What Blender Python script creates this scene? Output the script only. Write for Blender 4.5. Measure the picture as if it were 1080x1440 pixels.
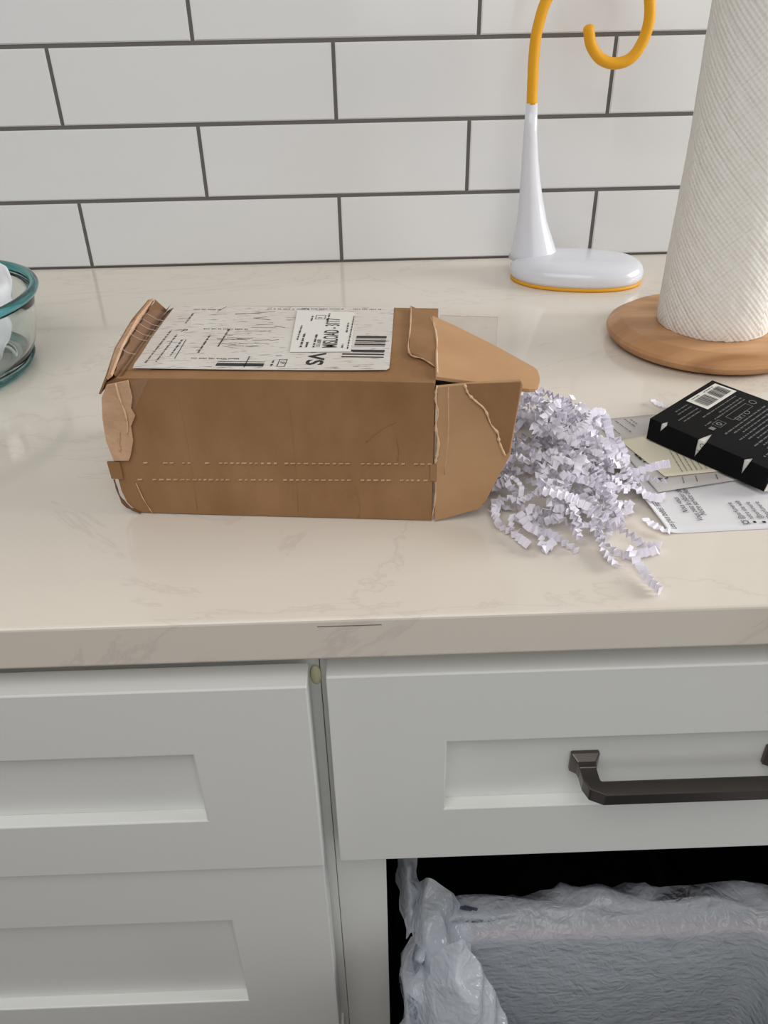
import bpy, bmesh, math, random
from mathutils import Vector, Matrix, noise
random.seed(7)
for _o in list(bpy.data.objects): bpy.data.objects.remove(_o)
SC = bpy.context.scene
COL = SC.collection
# ------------------------------------------------------------------ camera
cam_d = bpy.data.cameras.new('camera'); cam = bpy.data.objects.new('camera', cam_d); COL.objects.link(cam)
RT = Vector((0.9995, -0.0287, -0.0164)); DN = Vector((-0.0296, -0.5530, -0.8327)); FW = Vector((0.0148, 0.8327, -0.5535))
cam.matrix_world = Matrix.Translation((0.0161, -0.9912, 0.2888)) @ Matrix((RT, -DN, -FW)).transposed().to_4x4()
cam_d.sensor_fit = 'HORIZONTAL'; cam_d.sensor_width = 36; cam_d.lens = 36 * 1130.0 / 1080
cam_d.clip_start = 0.01
SC.camera = cam
# ------------------------------------------------------------------ light
W = bpy.data.worlds.new('world'); SC.world = W; W.use_nodes = True
wn = W.node_tree.nodes['Background']; wn.inputs[0].default_value = (0.95, 0.97, 1.0, 1); wn.inputs[1].default_value = 0.175
def area(name, loc, target, sx, sy, power, col):
    d = bpy.data.lights.new(name, 'AREA'); d.shape = 'RECTANGLE'; d.size = sx; d.size_y = sy; d.energy = power; d.color = col
    o = bpy.data.objects.new(name, d); COL.objects.link(o); o.location = loc
    o.rotation_euler = (Vector(target) - Vector(loc)).to_track_quat('-Z', 'Y').to_euler(); return o
area('window_light', (3.0, -0.40, 0.95), (0.1, -0.45, 0.0), 1.5, 1.3, 76, (1.0, 0.985, 0.96))
area('ceiling_light', (-0.3, -1.75, 1.70), (0.0, -0.5, 0.0), 2.0, 1.3, 22, (1.0, 0.975, 0.94))
area('room_light', (0.7, -2.8, 0.50), (0.0, -0.5, -.1), 1.5, 0.8, 5, (1.0, 0.985, 0.96))
SC.view_settings.view_transform = 'Standard'; SC.view_settings.look = 'None'
SC.view_settings.exposure = 0.08; SC.view_settings.gamma = 1.0; SC.view_settings.use_curve_mapping = False

# ------------------------------------------------------------------ helpers
def lin(c):
    f = lambda v: (v / 12.92 if v <= .04045 else ((v + .055) / 1.055) ** 2.4)
    return tuple(f(x / 255) for x in c) + (1,)
def mat(name, rgb, rough=.5, metal=0, spec=.5, var=None, vscale=8, bump=0, bscale=200, bstretch=None, trans=0, alpha=1, coat=0, ior=1.45, sss=0):
    m = bpy.data.materials.new(name); m.use_nodes = True; nt = m.node_tree; b = nt.nodes['Principled BSDF']
    b.inputs['Base Color'].default_value = lin(rgb); b.inputs['Roughness'].default_value = rough
    b.inputs['Metallic'].default_value = metal; b.inputs['Specular IOR Level'].default_value = spec
    b.inputs['Transmission Weight'].default_value = trans; b.inputs['Alpha'].default_value = alpha
    b.inputs['Coat Weight'].default_value = coat; b.inputs['IOR'].default_value = ior
    tc = nt.nodes.new('ShaderNodeTexCoord'); mp = nt.nodes.new('ShaderNodeMapping'); nt.links.new(tc.outputs['Object'], mp.inputs[0])
    if bstretch: mp.inputs['Scale'].default_value = bstretch
    if var:
        n = nt.nodes.new('ShaderNodeTexNoise'); n.inputs['Scale'].default_value = vscale; n.inputs['Detail'].default_value = 6
        r = nt.nodes.new('ShaderNodeValToRGB'); r.color_ramp.elements[0].color = lin(rgb); r.color_ramp.elements[1].color = lin(var)
        r.color_ramp.elements[0].position = .35; r.color_ramp.elements[1].position = .7
        nt.links.new(mp.outputs[0], n.inputs['Vector']); nt.links.new(n.outputs[0], r.inputs[0]); nt.links.new(r.outputs[0], b.inputs['Base Color'])
    if bump:
        n = nt.nodes.new('ShaderNodeTexNoise'); n.inputs['Scale'].default_value = bscale; n.inputs['Detail'].default_value = 3
        bp = nt.nodes.new('ShaderNodeBump'); bp.inputs['Strength'].default_value = bump; bp.inputs['Distance'].default_value = .001
        nt.links.new(mp.outputs[0], n.inputs['Vector']); nt.links.new(n.outputs[0], bp.inputs['Height']); nt.links.new(bp.outputs[0], b.inputs['Normal'])
    return m
def tag(o, label=None, cat=None, group=None, kind=None):
    if label: o['label'] = label
    if cat: o['category'] = cat
    if group: o['group'] = group
    if kind: o['kind'] = kind
    return o
def empty(name, loc=(0, 0, 0)):
    o = bpy.data.objects.new(name, None); COL.objects.link(o); o.location = loc; o.empty_display_size = .02; return o
def mesh(name, vs, fs, m, parent=None, smooth=False, bevel=0, seg=2, solid=0, off=-1):
    me = bpy.data.meshes.new(name); me.from_pydata([tuple(v) for v in vs], [], fs); me.update()
    bm = bmesh.new(); bm.from_mesh(me); bmesh.ops.recalc_face_normals(bm, faces=bm.faces); bm.to_mesh(me); bm.free()
    return finish(name, me, m, parent, smooth, bevel, seg, solid, off)
def finish(name, me, m, parent=None, smooth=False, bevel=0, seg=2, solid=0, off=-1):
    me.materials.append(m); o = bpy.data.objects.new(name, me); COL.objects.link(o)
    if smooth:
        for p in me.polygons: p.use_smooth = True
    if solid:
        s = o.modifiers.new('thickness', 'SOLIDIFY'); s.thickness = solid; s.offset = off; s.use_even_offset = False
    if bevel:
        b = o.modifiers.new('bevel', 'BEVEL'); b.width = bevel; b.segments = seg; b.limit_method = 'ANGLE'; b.angle_limit = .6
        b.harden_normals = False
    if parent:
        o.parent = parent; o.matrix_parent_inverse = (Matrix.Translation(parent.location)).inverted()
    return o
def box(name, x0, x1, y0, y1, z0, z1, m, parent=None, bevel=0, seg=2):
    v = [(x, y, z) for x in (x0, x1) for y in (y0, y1) for z in (z0, z1)]
    f = [(0, 1, 3, 2), (4, 6, 7, 5), (0, 4, 5, 1), (2, 3, 7, 6), (0, 2, 6, 4), (1, 5, 7, 3)]
    return mesh(name, v, f, m, parent, bevel=bevel, seg=seg)
def boxvf(x0, x1, y0, y1, z0, z1, V, F):
    n = len(V); V += [(x, y, z) for x in (x0, x1) for y in (y0, y1) for z in (z0, z1)]
    F += [tuple(i + n for i in f) for f in [(0, 1, 3, 2), (4, 6, 7, 5), (0, 4, 5, 1), (2, 3, 7, 6), (0, 2, 6, 4), (1, 5, 7, 3)]]
def tubevf(path, rad, n=10, cap=True):
    P = [Vector(p) for p in path]; V = []; F = []
    R = rad if isinstance(rad, (list, tuple)) else [rad] * len(P)
    t = (P[1] - P[0]).normalized(); u = t.orthogonal().normalized()
    for i, p in enumerate(P):
        a = P[max(i - 1, 0)]; b = P[min(i + 1, len(P) - 1)]; t = (b - a).normalized()
        u = (u - t * u.dot(t)).normalized(); w = t.cross(u)
        for k in range(n):
            an = 2 * math.pi * k / n; V.append(p + (u * math.cos(an) + w * math.sin(an)) * R[i])
    for i in range(len(P) - 1):
        for k in range(n): F.append((i * n + k, i * n + (k + 1) % n, (i + 1) * n + (k + 1) % n, (i + 1) * n + k))
    if cap: F.append(tuple(range(n))[::-1]); F.append(tuple((len(P) - 1) * n + k for k in range(n)))
    return V, F
def tube(name, path, rad, m, parent=None, n=10):
    V, F = tubevf(path, rad, n); return mesh(name, V, F, m, parent, smooth=True)
def spline(pts, n=12):
    P = [Vector(p) for p in pts]; P = [P[0] * 2 - P[1]] + P + [P[-1] * 2 - P[-2]]; out = []
    for i in range(1, len(P) - 2):
        for k in range(n):
            t = k / n; a, b, c, d = P[i - 1:i + 3]
            out.append(.5 * ((2 * b) + (c - a) * t + (2 * a - 5 * b + 4 * c - d) * t * t + (-a + 3 * b - 3 * c + d) * t ** 3))
    out.append(P[-2]); return out
def lathe(name, prof, c, m, parent=None, n=96, smooth=True):
    V = []; F = []
    for r, z in prof:
        for k in range(n): a = 2 * math.pi * k / n; V.append((c[0] + r * math.cos(a), c[1] + r * math.sin(a), c[2] + z))
    for i in range(len(prof) - 1):
        for k in range(n): F.append((i * n + k, i * n + (k + 1) % n, (i + 1) * n + (k + 1) % n, (i + 1) * n + k))
    if prof[0][0] > 0.0001 and prof[0] != prof[-1]: F.append(tuple(range(n)))
    if prof[-1][0] > 0.0001 and prof[0] != prof[-1]: F.append(tuple((len(prof) - 1) * n + k for k in range(n)))
    if prof[0] == prof[-1]:
        V = V[:-n]; F = [tuple(i % len(V) for i in f) for f in F]
    o = mesh(name, V, F, m, parent, smooth=smooth)
    return o
def autosmooth(o, ang=35):
    me = o.data; bm = bmesh.new(); bm.from_mesh(me)
    for e in bm.edges:
        if len(e.link_faces) == 2 and e.calc_face_angle(0) > math.radians(ang): e.smooth = False
    bm.to_mesh(me); bm.free()
    for p in me.polygons: p.use_smooth = True
# flat print: text and bars collected into one mesh on a plane given by (origin, ex, ey)
class Print:
    def __init__(s, org, ex, ey, lift=.0): s.o = Vector(org); s.x = Vector(ex); s.y = Vector(ey); s.V = []; s.F = []
    def pt(s, u, v): return s.o + s.x * u + s.y * v
    def quad(s, pts):
        n = len(s.V); s.V += [s.pt(*p) for p in pts]; s.F.append(tuple(range(n, n + len(pts))))
    def bar(s, u0, v0, u1, v1, w):
        d = Vector((u1 - u0, v1 - v0)).normalized() * w / 2; q = Vector((-d.y, d.x))
        s.quad([(u0 - q.x, v0 - q.y), (u1 - q.x, v1 - q.y), (u1 + q.x, v1 + q.y), (u0 + q.x, v0 + q.y)])
    def rect(s, u0, v0, u1, v1): s.quad([(u0, v0), (u1, v0), (u1, v1), (u0, v1)])
    def frame(s, u0, v0, u1, v1, w):
        s.rect(u0, v0, u1, v0 + w); s.rect(u0, v1 - w, u1, v1); s.rect(u0, v0 + w, u0 + w, v1 - w); s.rect(u1 - w, v0 + w, u1, v1 - w)
    def ring(s, cu, cv, r, w, n=20):
        for k in range(n):
            a, b = 2 * math.pi * k / n, 2 * math.pi * (k + 1) / n
            s.quad([(cu + r * math.cos(a), cv + r * math.sin(a)), (cu + r * math.cos(b), cv + r * math.sin(b)), (cu + (r - w) * math.cos(b), cv + (r - w) * math.sin(b)), (cu + (r - w) * math.cos(a), cv + (r - w) * math.sin(a))])
    def text(s, body, u, v, size, ang=0, sx=1.0, shear=0, bold=0):
        cu = bpy.data.curves.new('print_text', 'FONT'); cu.body = body; cu.size = size; cu.shear = shear; cu.offset = bold; cu.resolution_u = 3
        ob = bpy.data.objects.new('print_text', cu); COL.objects.link(ob)
        dg = bpy.context.evaluated_depsgraph_get(); me = bpy.data.meshes.new_from_object(ob.evaluated_get(dg))
        n = len(s.V); ca, sa = math.cos(ang), math.sin(ang)
        for w in me.vertices:
            x, y = w.co.x * sx, w.co.y; s.V.append(s.pt(u + x * ca - y * sa, v + x * sa + y * ca))
        for p in me.polygons: s.F.append(tuple(i + n for i in p.vertices))
        bpy.data.objects.remove(ob); bpy.data.curves.remove(cu); bpy.data.meshes.remove(me)
    def words(s, u, v, L, h, ang=0, seed=0):   # a line of print too small to read: word-length strokes
        r = random.Random(seed); c, sn = math.cos(ang), math.sin(ang); x = 0
        while x < L:
            w = min(r.uniform(.6, 2.6) * h * 1.6, L - x)
            k = max(1, int(w / (h * .62)))
            for j in range(k):
                a = x + j * w / k; b = a + w / k * .7; hh = h * r.choice((.55, .62, .8))
                s.bar(u + a * c, v + a * sn, u + b * c, v + b * sn, hh)
            x += w + h * .55
    def build(s, name, m, parent): o = mesh(name, s.V, s.F, m, parent); o['kind'] = 'stuff'; return o

# ------------------------------------------------------------------ materials
def counter_mat():
    m = mat('quartz', (226, 218, 206), rough=.09, spec=.5); nt = m.node_tree; b = nt.nodes['Principled BSDF']
    tc = nt.nodes.new('ShaderNodeTexCoord'); mp = nt.nodes.new('ShaderNodeMapping'); mp.inputs['Rotation'].default_value = (0, 0, .5); mp.inputs['Scale'].default_value = (1, 2.2, 1)
    n = nt.nodes.new('ShaderNodeTexNoise'); n.inputs['Scale'].default_value = 2.6; n.inputs['Detail'].default_value = 9; n.inputs['Roughness'].default_value = .62; n.inputs['Distortion'].default_value = 1.1
    a = nt.nodes.new('ShaderNodeMath'); a.operation = 'SUBTRACT'; a.inputs[1].default_value = .5
    ab = nt.nodes.new('ShaderNodeMath'); ab.operation = 'ABSOLUTE'
    r = nt.nodes.new('ShaderNodeValToRGB'); r.color_ramp.elements[0].position = 0; r.color_ramp.elements[0].color = lin((216, 207, 196)); r.color_ramp.elements[1].position = .010; r.color_ramp.elements[1].color = lin((225, 217, 205))
    L = nt.links.new; L(tc.outputs['Object'], mp.inputs[0]); L(mp.outputs[0], n.inputs['Vector']); L(n.outputs[0], a.inputs[0]); L(a.outputs[0], ab.inputs[0]); L(ab.outputs[0], r.inputs[0]); L(r.outputs[0], b.inputs['Base Color'])
    return m
M_counter = counter_mat()
M_tile = mat('glazed_tile', (230, 231, 232), rough=.10, bump=.12, bscale=9)
M_grout = mat('grey_grout', (108, 104, 100), rough=.9, bump=.5, bscale=500)
M_paint = mat('painted_cabinet', (227, 228, 225), rough=.38, bump=.05, bscale=120)
M_dark = mat('bay_shade_and_dark_parts', (16, 20, 30), rough=.5)  # near-black puts the unlit bay's shade into its panels; other dark parts share it
M_wallp = mat('wall_paint', (215, 212, 205), rough=.7)
M_floor = mat('floor_wood', (96, 70, 52), rough=.4, var=(70, 50, 36), vscale=5)
M_card = mat('corrugated_cardboard', (158, 121, 86), rough=.72, spec=.25, var=(142, 105, 70), vscale=20, bump=.25, bscale=160, bstretch=(1.6, 1.6, .8))
M_cardin = mat('cardboard_inner_face', (188, 150, 112), rough=.75, spec=.2, var=(176, 137, 100), vscale=22, bump=.3, bscale=120)
M_torn = mat('torn_cardboard', (212, 176, 146), rough=.85, spec=.1, var=(190, 152, 120), vscale=60, bump=.7, bscale=300)
M_edge = mat('cardboard_edge', (214, 182, 148), rough=.85)
M_ink = mat('black_ink', (30, 28, 30), rough=.55)
M_inkgrey = mat('grey_ink', (112, 108, 106), rough=.6)
M_inkblue = mat('blue_ink', (60, 66, 110), rough=.6)
M_white = mat('sticker_paper', (226, 223, 216), rough=.5)
def label_mat():
    m = mat('scuffed_label', (214, 208, 200), rough=.35); nt = m.node_tree; b = nt.nodes['Principled BSDF']; L = nt.links.new
    tc = nt.nodes.new('ShaderNodeTexCoord'); mp = nt.nodes.new('ShaderNodeMapping'); mp.inputs['Scale'].default_value = (60, 420, 1); L(tc.outputs['Object'], mp.inputs[0])
    n = nt.nodes.new('ShaderNodeTexNoise'); n.inputs['Scale'].default_value = 1.6; n.inputs['Detail'].default_value = 5; n.inputs['Distortion'].default_value = .5; L(mp.outputs[0], n.inputs['Vector'])
    r = nt.nodes.new('ShaderNodeValToRGB'); r.color_ramp.elements[0].position = .30; r.color_ramp.elements[0].color = lin((96, 90, 88)); r.color_ramp.elements[1].position = .42; r.color_ramp.elements[1].color = (1, 1, 1, 1); L(n.outputs[0], r.inputs[0])
    n2 = nt.nodes.new('ShaderNodeTexNoise'); n2.inputs['Scale'].default_value = 26; n2.inputs['Detail'].default_value = 3; L(tc.outputs['Object'], n2.inputs['Vector'])
    r2 = nt.nodes.new('ShaderNodeValToRGB'); r2.color_ramp.elements[0].color = lin((205, 194, 184)); r2.color_ramp.elements[1].color = lin((222, 219, 214)); L(n2.outputs[0], r2.inputs[0])
    mx = nt.nodes.new('ShaderNodeMix'); mx.data_type = 'RGBA'; mx.blend_type = 'MULTIPLY'; mx.inputs[0].default_value = .9
    L(r2.outputs[0], mx.inputs[6]); L(r.outputs[0], mx.inputs[7]); L(mx.outputs[2], b.inputs['Base Color']); return m
M_label = label_mat()
def film_mat(name, rgb, op, rough=.12):
    m = bpy.data.materials.new(name); m.use_nodes = True; nt = m.node_tree; nt.nodes.clear(); L = nt.links.new
    out = nt.nodes.new('ShaderNodeOutputMaterial'); t = nt.nodes.new('ShaderNodeBsdfTransparent'); p = nt.nodes.new('ShaderNodeBsdfPrincipled')
    p.inputs['Base Color'].default_value = lin(rgb); p.inputs['Roughness'].default_value = rough
    mx = nt.nodes.new('ShaderNodeMixShader'); mx.inputs[0].default_value = op; L(t.outputs[0], mx.inputs[1]); L(p.outputs[0], mx.inputs[2]); L(mx.outputs[0], out.inputs[0]); return m
M_tape = film_mat('clear_tape', (200, 170, 150), .10)
M_film = film_mat('clear_film', (190, 165, 155), .14)
M_filme = film_mat('clear_film_edge', (225, 210, 200), .5)
def towel_mat():
    m = mat('embossed_towel_paper', (240, 237, 231), rough=.9, spec=.1); nt = m.node_tree; b = nt.nodes['Principled BSDF']; L = nt.links.new
    b.inputs['Subsurface Weight'].default_value = .15; b.inputs['Subsurface Radius'].default_value = (.01, .01, .01); b.inputs['Subsurface Scale'].default_value = .3
    uv = nt.nodes.new('ShaderNodeTexCoord'); sep = nt.nodes.new('ShaderNodeSeparateXYZ'); L(uv.outputs['UV'], sep.inputs[0])
    def math_(op, a, bb=None):
        n = nt.nodes.new('ShaderNodeMath'); n.operation = op
        for i, v in enumerate((a, bb)):
            if v is None: continue
            if isinstance(v, (int, float)): n.inputs[i].default_value = v
            else: L(v, n.inputs[i])
        return n.outputs[0]
    x, y = sep.outputs[0], sep.outputs[1]     # metres along the sheet / up
    p = math_('ADD', x, y); q = math_('SUBTRACT', x, y)
    def wave(v, period): return math_('SINE', math_('MULTIPLY', v, 2 * math.pi / period))
    dots = math_('MULTIPLY', wave(x, .0050), wave(y, .0050))
    big = math_('MULTIPLY', wave(p, .052), wave(q, .052))
    line = math_('POWER', math_('ABSOLUTE', big), .35)
    n = nt.nodes.new('ShaderNodeTexNoise'); n.inputs['Scale'].default_value = 55; n.inputs['Detail'].default_value = 2; L(uv.outputs['UV'], n.inputs['Vector'])
    h = math_('ADD', math_('MULTIPLY', dots, .45), math_('MULTIPLY', line, 1.1)); h = math_('ADD', h, math_('MULTIPLY', n.outputs[0], 1.6))
    bp = nt.nodes.new('ShaderNodeBump'); bp.inputs['Strength'].default_value = .5; bp.inputs['Distance'].default_value = .0012; L(h, bp.inputs['Height']); L(bp.outputs[0], b.inputs['Normal'])
    return m
M_towel = towel_mat()
def wood_mat():
    m = mat('acacia_wood', (150, 108, 76), rough=.42); nt = m.node_tree; b = nt.nodes['Principled BSDF']; L = nt.links.new
    tc = nt.nodes.new('ShaderNodeTexCoord'); mp = nt.nodes.new('ShaderNodeMapping'); mp.inputs['Scale'].default_value = (3, 16, 4); mp.inputs['Rotation'].default_value = (0, 0, .15); L(tc.outputs['Object'], mp.inputs[0])
    n = nt.nodes.new('ShaderNodeTexNoise'); n.inputs['Scale'].default_value = 2.2; n.inputs['Detail'].default_value = 7; n.inputs['Distortion'].default_value = .8; L(mp.outputs[0], n.inputs['Vector'])
    r = nt.nodes.new('ShaderNodeValToRGB'); r.color_ramp.elements[0].position = .3; r.color_ramp.elements[0].color = lin((164, 116, 76)); r.color_ramp.elements[1].position = .72; r.color_ramp.elements[1].color = lin((218, 170, 122)); L(n.outputs[0], r.inputs[0]); L(r.outputs[0], b.inputs['Base Color']); return m
M_wood = wood_mat()
M_lampw = mat('white_plastic', (226, 228, 236), rough=.22, coat=.3)
M_lampy = mat('yellow_silicone', (236, 170, 26), rough=.55, bump=.15, bscale=900)
M_bronze = mat('dark_bronze', (96, 90, 86), rough=.30, metal=.85)
M_blackc = mat('black_carton', (7, 8, 11), rough=.55, spec=.12, bump=.05)
M_gprint = mat('grey_print', (120, 120, 122), rough=.5)
M_leaf = mat('leaflet_paper', (226, 225, 228), rough=.6)
M_leaf2 = mat('leaflet_paper_grey', (200, 195, 192), rough=.6)
M_cream = mat('cream_card', (226, 219, 196), rough=.6)
M_shred = mat('shredded_paper', (240, 237, 246), rough=.6, spec=.3)
_b = M_shred.node_tree.nodes['Principled BSDF']; _b.inputs['Subsurface Weight'].default_value = 0
M_tissue = mat('crumpled_tissue', (236, 236, 240), rough=.5, bump=1.0, bscale=45)
M_binr = mat('dark_red_plastic', (150, 22, 44), rough=.35)
M_bing = mat('grey_plastic', (36, 40, 43), rough=.5)
M_bump = mat('rubber_bumper', (226, 222, 184), rough=.5)
def glass(name, col, rough=0.0):
    m = bpy.data.materials.new(name); m.use_nodes = True; b = m.node_tree.nodes['Principled BSDF']
    b.inputs['Base Color'].default_value = col; b.inputs['Roughness'].default_value = rough; b.inputs['Transmission Weight'].default_value = 1; b.inputs['IOR'].default_value = 1.47; return m
M_glass = glass('bowl_glass', (.90, .965, .955, 1))
M_rim = glass('teal_glass', (.09, .40, .42, 1))
def bag_mat():
    m = bpy.data.materials.new('translucent_bag_film'); m.use_nodes = True; nt = m.node_tree; nt.nodes.clear(); L = nt.links.new
    out = nt.nodes.new('ShaderNodeOutputMaterial'); p = nt.nodes.new('ShaderNodeBsdfPrincipled'); t = nt.nodes.new('ShaderNodeBsdfTransparent'); tl = nt.nodes.new('ShaderNodeBsdfTranslucent')
    p.inputs['Base Color'].default_value = lin((232, 238, 246)); p.inputs['Roughness'].default_value = .13; p.inputs['Specular IOR Level'].default_value = .7; tl.inputs[0].default_value = lin((228, 234, 244))
    t.inputs[0].default_value = lin((225, 230, 238))
    tc = nt.nodes.new('ShaderNodeTexCoord'); mp = nt.nodes.new('ShaderNodeMapping'); mp.inputs['Scale'].default_value = (1, 2, 3.2); mp.inputs['Rotation'].default_value = (0, .25, 0); L(tc.outputs['Object'], mp.inputs[0])
    v = nt.nodes.new('ShaderNodeTexVoronoi'); v.inputs['Scale'].default_value = 70; L(mp.outputs[0], v.inputs['Vector'])
    n = nt.nodes.new('ShaderNodeTexNoise'); n.inputs['Scale'].default_value = 28; n.inputs['Detail'].default_value = 4; n.inputs['Distortion'].default_value = 1.0; L(tc.outputs['Object'], n.inputs['Vector'])
    mm = nt.nodes.new('ShaderNodeMath'); mm.operation = 'MULTIPLY_ADD'; mm.inputs[1].default_value = .22; L(v.outputs[0], mm.inputs[0])
    n2 = nt.nodes.new('ShaderNodeTexNoise'); n2.inputs['Scale'].default_value = 75; n2.inputs['Detail'].default_value = 2; n2.inputs['Distortion'].default_value = 2.2; L(tc.outputs['Object'], n2.inputs['Vector'])
    ad = nt.nodes.new('ShaderNodeMath'); ad.operation = 'MULTIPLY_ADD'; ad.inputs[1].default_value = .45; L(n2.outputs[0], ad.inputs[0]); L(n.outputs[0], ad.inputs[2]); L(ad.outputs[0], mm.inputs[2])
    bp = nt.nodes.new('ShaderNodeBump'); bp.inputs['Strength'].default_value = .8; bp.inputs['Distance'].default_value = .004; L(mm.outputs[0], bp.inputs['Height'])
    L(bp.outputs[0], p.inputs['Normal']); L(bp.outputs[0], tl.inputs['Normal'])
    a = nt.nodes.new('ShaderNodeMixShader'); a.inputs[0].default_value = .25; L(p.outputs[0], a.inputs[1]); L(tl.outputs[0], a.inputs[2])
    c = nt.nodes.new('ShaderNodeMixShader'); c.inputs[0].default_value = .66; L(t.outputs[0], c.inputs[1]); L(a.outputs[0], c.inputs[2]); L(c.outputs[0], out.inputs[0]); return m
M_bag = bag_mat()

# ------------------------------------------------------------------ setting
wall = box('wall_back', -1.25, 1.5, .0016, .12, -.9, 1.5, M_grout); tag(wall, kind='structure')
TP, G = .3042, .0042
zrow = [0.0, .0769, .1557, .2345, .3133, .3921]; offs = [-.3161, -.1659, -.3151, -.1595, -.3161, -.1659]
tmesh = {}
rt = random.Random(3)
for r in range(len(zrow)):
    z0 = zrow[r] + (.0018 if r == 0 else G / 2); z1 = (zrow[r + 1] if r + 1 < len(zrow) else zrow[r] + .0788) - G / 2
    for k in range(-3, 6):
        w = TP - G; h = z1 - z0; key = round(h, 4)
        if key not in tmesh:
            V = []; F = []; boxvf(-w / 2, w / 2, 0, .008, -h / 2, h / 2, V, F)
            me = bpy.data.meshes.new('tile'); me.from_pydata(V, [], F); bm = bmesh.new(); bm.from_mesh(me); bmesh.ops.recalc_face_normals(bm, faces=bm.faces)
            ed = [e for e in bm.edges if all(abs(v.co.y) < 1e-6 for v in e.verts)]
            bmesh.ops.bevel(bm, geom=ed, offset=.0012, segments=2, affect='EDGES'); bm.to_mesh(me); bm.free(); me.materials.append(M_tile); tmesh[key] = me
        o = bpy.data.objects.new('tile', tmesh[key]); COL.objects.link(o)
        o.location = (offs[r] + (k + .5) * TP, rt.uniform(-.0001, .0001), (z0 + z1) / 2); o.rotation_euler = (rt.uniform(-.0015, .0015), 0, rt.uniform(-.001, .001)); o.parent = wall
upw = box('wall_upper', -1.25, 1.5, -.004, .0016, .4709, 1.5, M_wallp); tag(upw, kind='structure')
fl = box('floor', -2.4, 2.4, -3.2, .12, -.93, -.9, M_floor); tag(fl, kind='structure')

ct = box('countertop', -1.25, 1.5, -.66, 0.0, -.0302, 0.0, M_counter, bevel=.0022, seg=3)
tag(ct, 'long cream white polished stone countertop with faint veins and thick front edge', 'countertop')
for x0, x1, z, w in ((-.0157, .0195, -.0052, .0004), (-.199, -.196, -.014, .0004)):
    box('scratch', x0, x1, -.66025, -.6600, z, z + w, M_inkgrey, ct)

# ------------------------------------------------------------------ cabinets
def shaker(name, cab, x0, x1, z0, z1, yf, st, ri0, ri1, rec=.0095, th=.02):
    """frame with recessed panel; ri0 lower rail height, ri1 upper rail"""
    a, b, c, d = x0 + st, x1 - st, z0 + ri0, z1 - ri1
    V = [(x0, yf, z0), (x1, yf, z0), (x1, yf, z1), (x0, yf, z1), (a, yf, c), (b, yf, c), (b, yf, d), (a, yf, d),
         (a, yf + rec, c), (b, yf + rec, c), (b, yf + rec, d), (a, yf + rec, d), (x0, yf + th, z0), (x1, yf + th, z0), (x1, yf + th, z1), (x0, yf + th, z1),
         (a, yf + th, c), (b, yf + th, c), (b, yf + th, d), (a, yf + th, d)]
    F = [(0, 1, 5, 4), (1, 2, 6, 5), (2, 3, 7, 6), (3, 0, 4, 7), (4, 5, 17, 16), (5, 6, 18, 17), (6, 7, 19, 18), (7, 4, 16, 19),
         (0, 12, 13, 1), (1, 13, 14, 2), (2, 14, 15, 3), (3, 15, 12, 0), (12, 16, 17, 13), (13, 17, 18, 14), (14, 18, 19, 15), (15, 19, 16, 12)]
    V2 = V[:8] + V[12:]
    mp = {i: i for i in range(8)}; mp.update({i: i - 4 for i in range(12, 20)})
    F = [tuple(mp[i] for i in f) for f in F]
    fr = mesh(name, V2, F, M_paint, cab, bevel=.0011, seg=2)
    box('recessed_panel', a + .0003, b - .0003, yf + rec, yf + th - .002, c + .0003, d - .0003, M_paint, fr)
    return fr
YF = -.635
def carcass(cab, x0, x1, rails, inner):
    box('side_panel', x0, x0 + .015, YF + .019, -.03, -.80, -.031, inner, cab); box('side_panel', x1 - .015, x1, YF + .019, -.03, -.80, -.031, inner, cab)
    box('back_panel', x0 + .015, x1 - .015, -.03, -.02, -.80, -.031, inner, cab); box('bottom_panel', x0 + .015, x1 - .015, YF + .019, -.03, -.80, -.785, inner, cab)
    box('stile', x0, x0 + .0372, YF, YF + .019, -.80, -.0305, M_paint, cab, bevel=.0006); box('stile', x1 - .0372, x1, YF, YF + .019, -.80, -.0305, M_paint, cab, bevel=.0006)
    for z0, z1 in rails: box('rail', x0 + .0372, x1 - .0372, YF, YF + .019, z0, z1, M_paint, cab)
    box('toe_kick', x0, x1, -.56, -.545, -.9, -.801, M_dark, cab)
lc = empty('base_cabinet', (-.40, -.33, -.9)); tag(lc, 'white base cabinet on the left with two stacked shaker drawers', 'cabinet', 'base cabinets under the countertop')
XS = -.0185
carcass(lc, XS - .79, XS - .0002, ((-.06, -.0305), (-.235, -.205), (-.51, -.48), (-.80, -.77)), M_paint)
shaker('drawer_front', lc, -.7835, -.0240, -.2215, -.0478, -.663, .0732, .0545, .0550)
shaker('drawer_front', lc, -.7835, -.0248, -.4860, -.2245, -.658, .0730, .0725, .0695)
shaker('drawer_front', lc, -.7835, -.0225, -.7900, -.4890, -.655, .0730, .0725, .0695)
lathe('rubber_bumper', [(0, 0), (.0045, 0), (.0055, .001), (.0045, .0024), (0, .003)], (0, 0, 0), M_bump, None, 24)
bo = bpy.data.objects['rubber_bumper']; bo.parent = lc; bo.matrix_parent_inverse = Matrix.Translation(lc.location).inverted(); bo.location = (-.0212, YF, -.0655); bo.rotation_euler = (math.pi / 2, 0, 0); bo.scale = (.65, 1.5, .6); bo['label'] = 'pale yellow oval bumper'
rc = empty('base_cabinet', (.21, -.33, -.9)); tag(rc, 'white base cabinet on the right with one handled drawer above an open pull-out bay', 'cabinet', 'base cabinets under the countertop')
X2 = XS + .0002
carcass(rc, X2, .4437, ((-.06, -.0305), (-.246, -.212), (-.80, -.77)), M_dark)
df = shaker('drawer_front', rc, -.0137, .4392, -.2289, -.0488, -.655, .0723, .0545, .0595)
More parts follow.
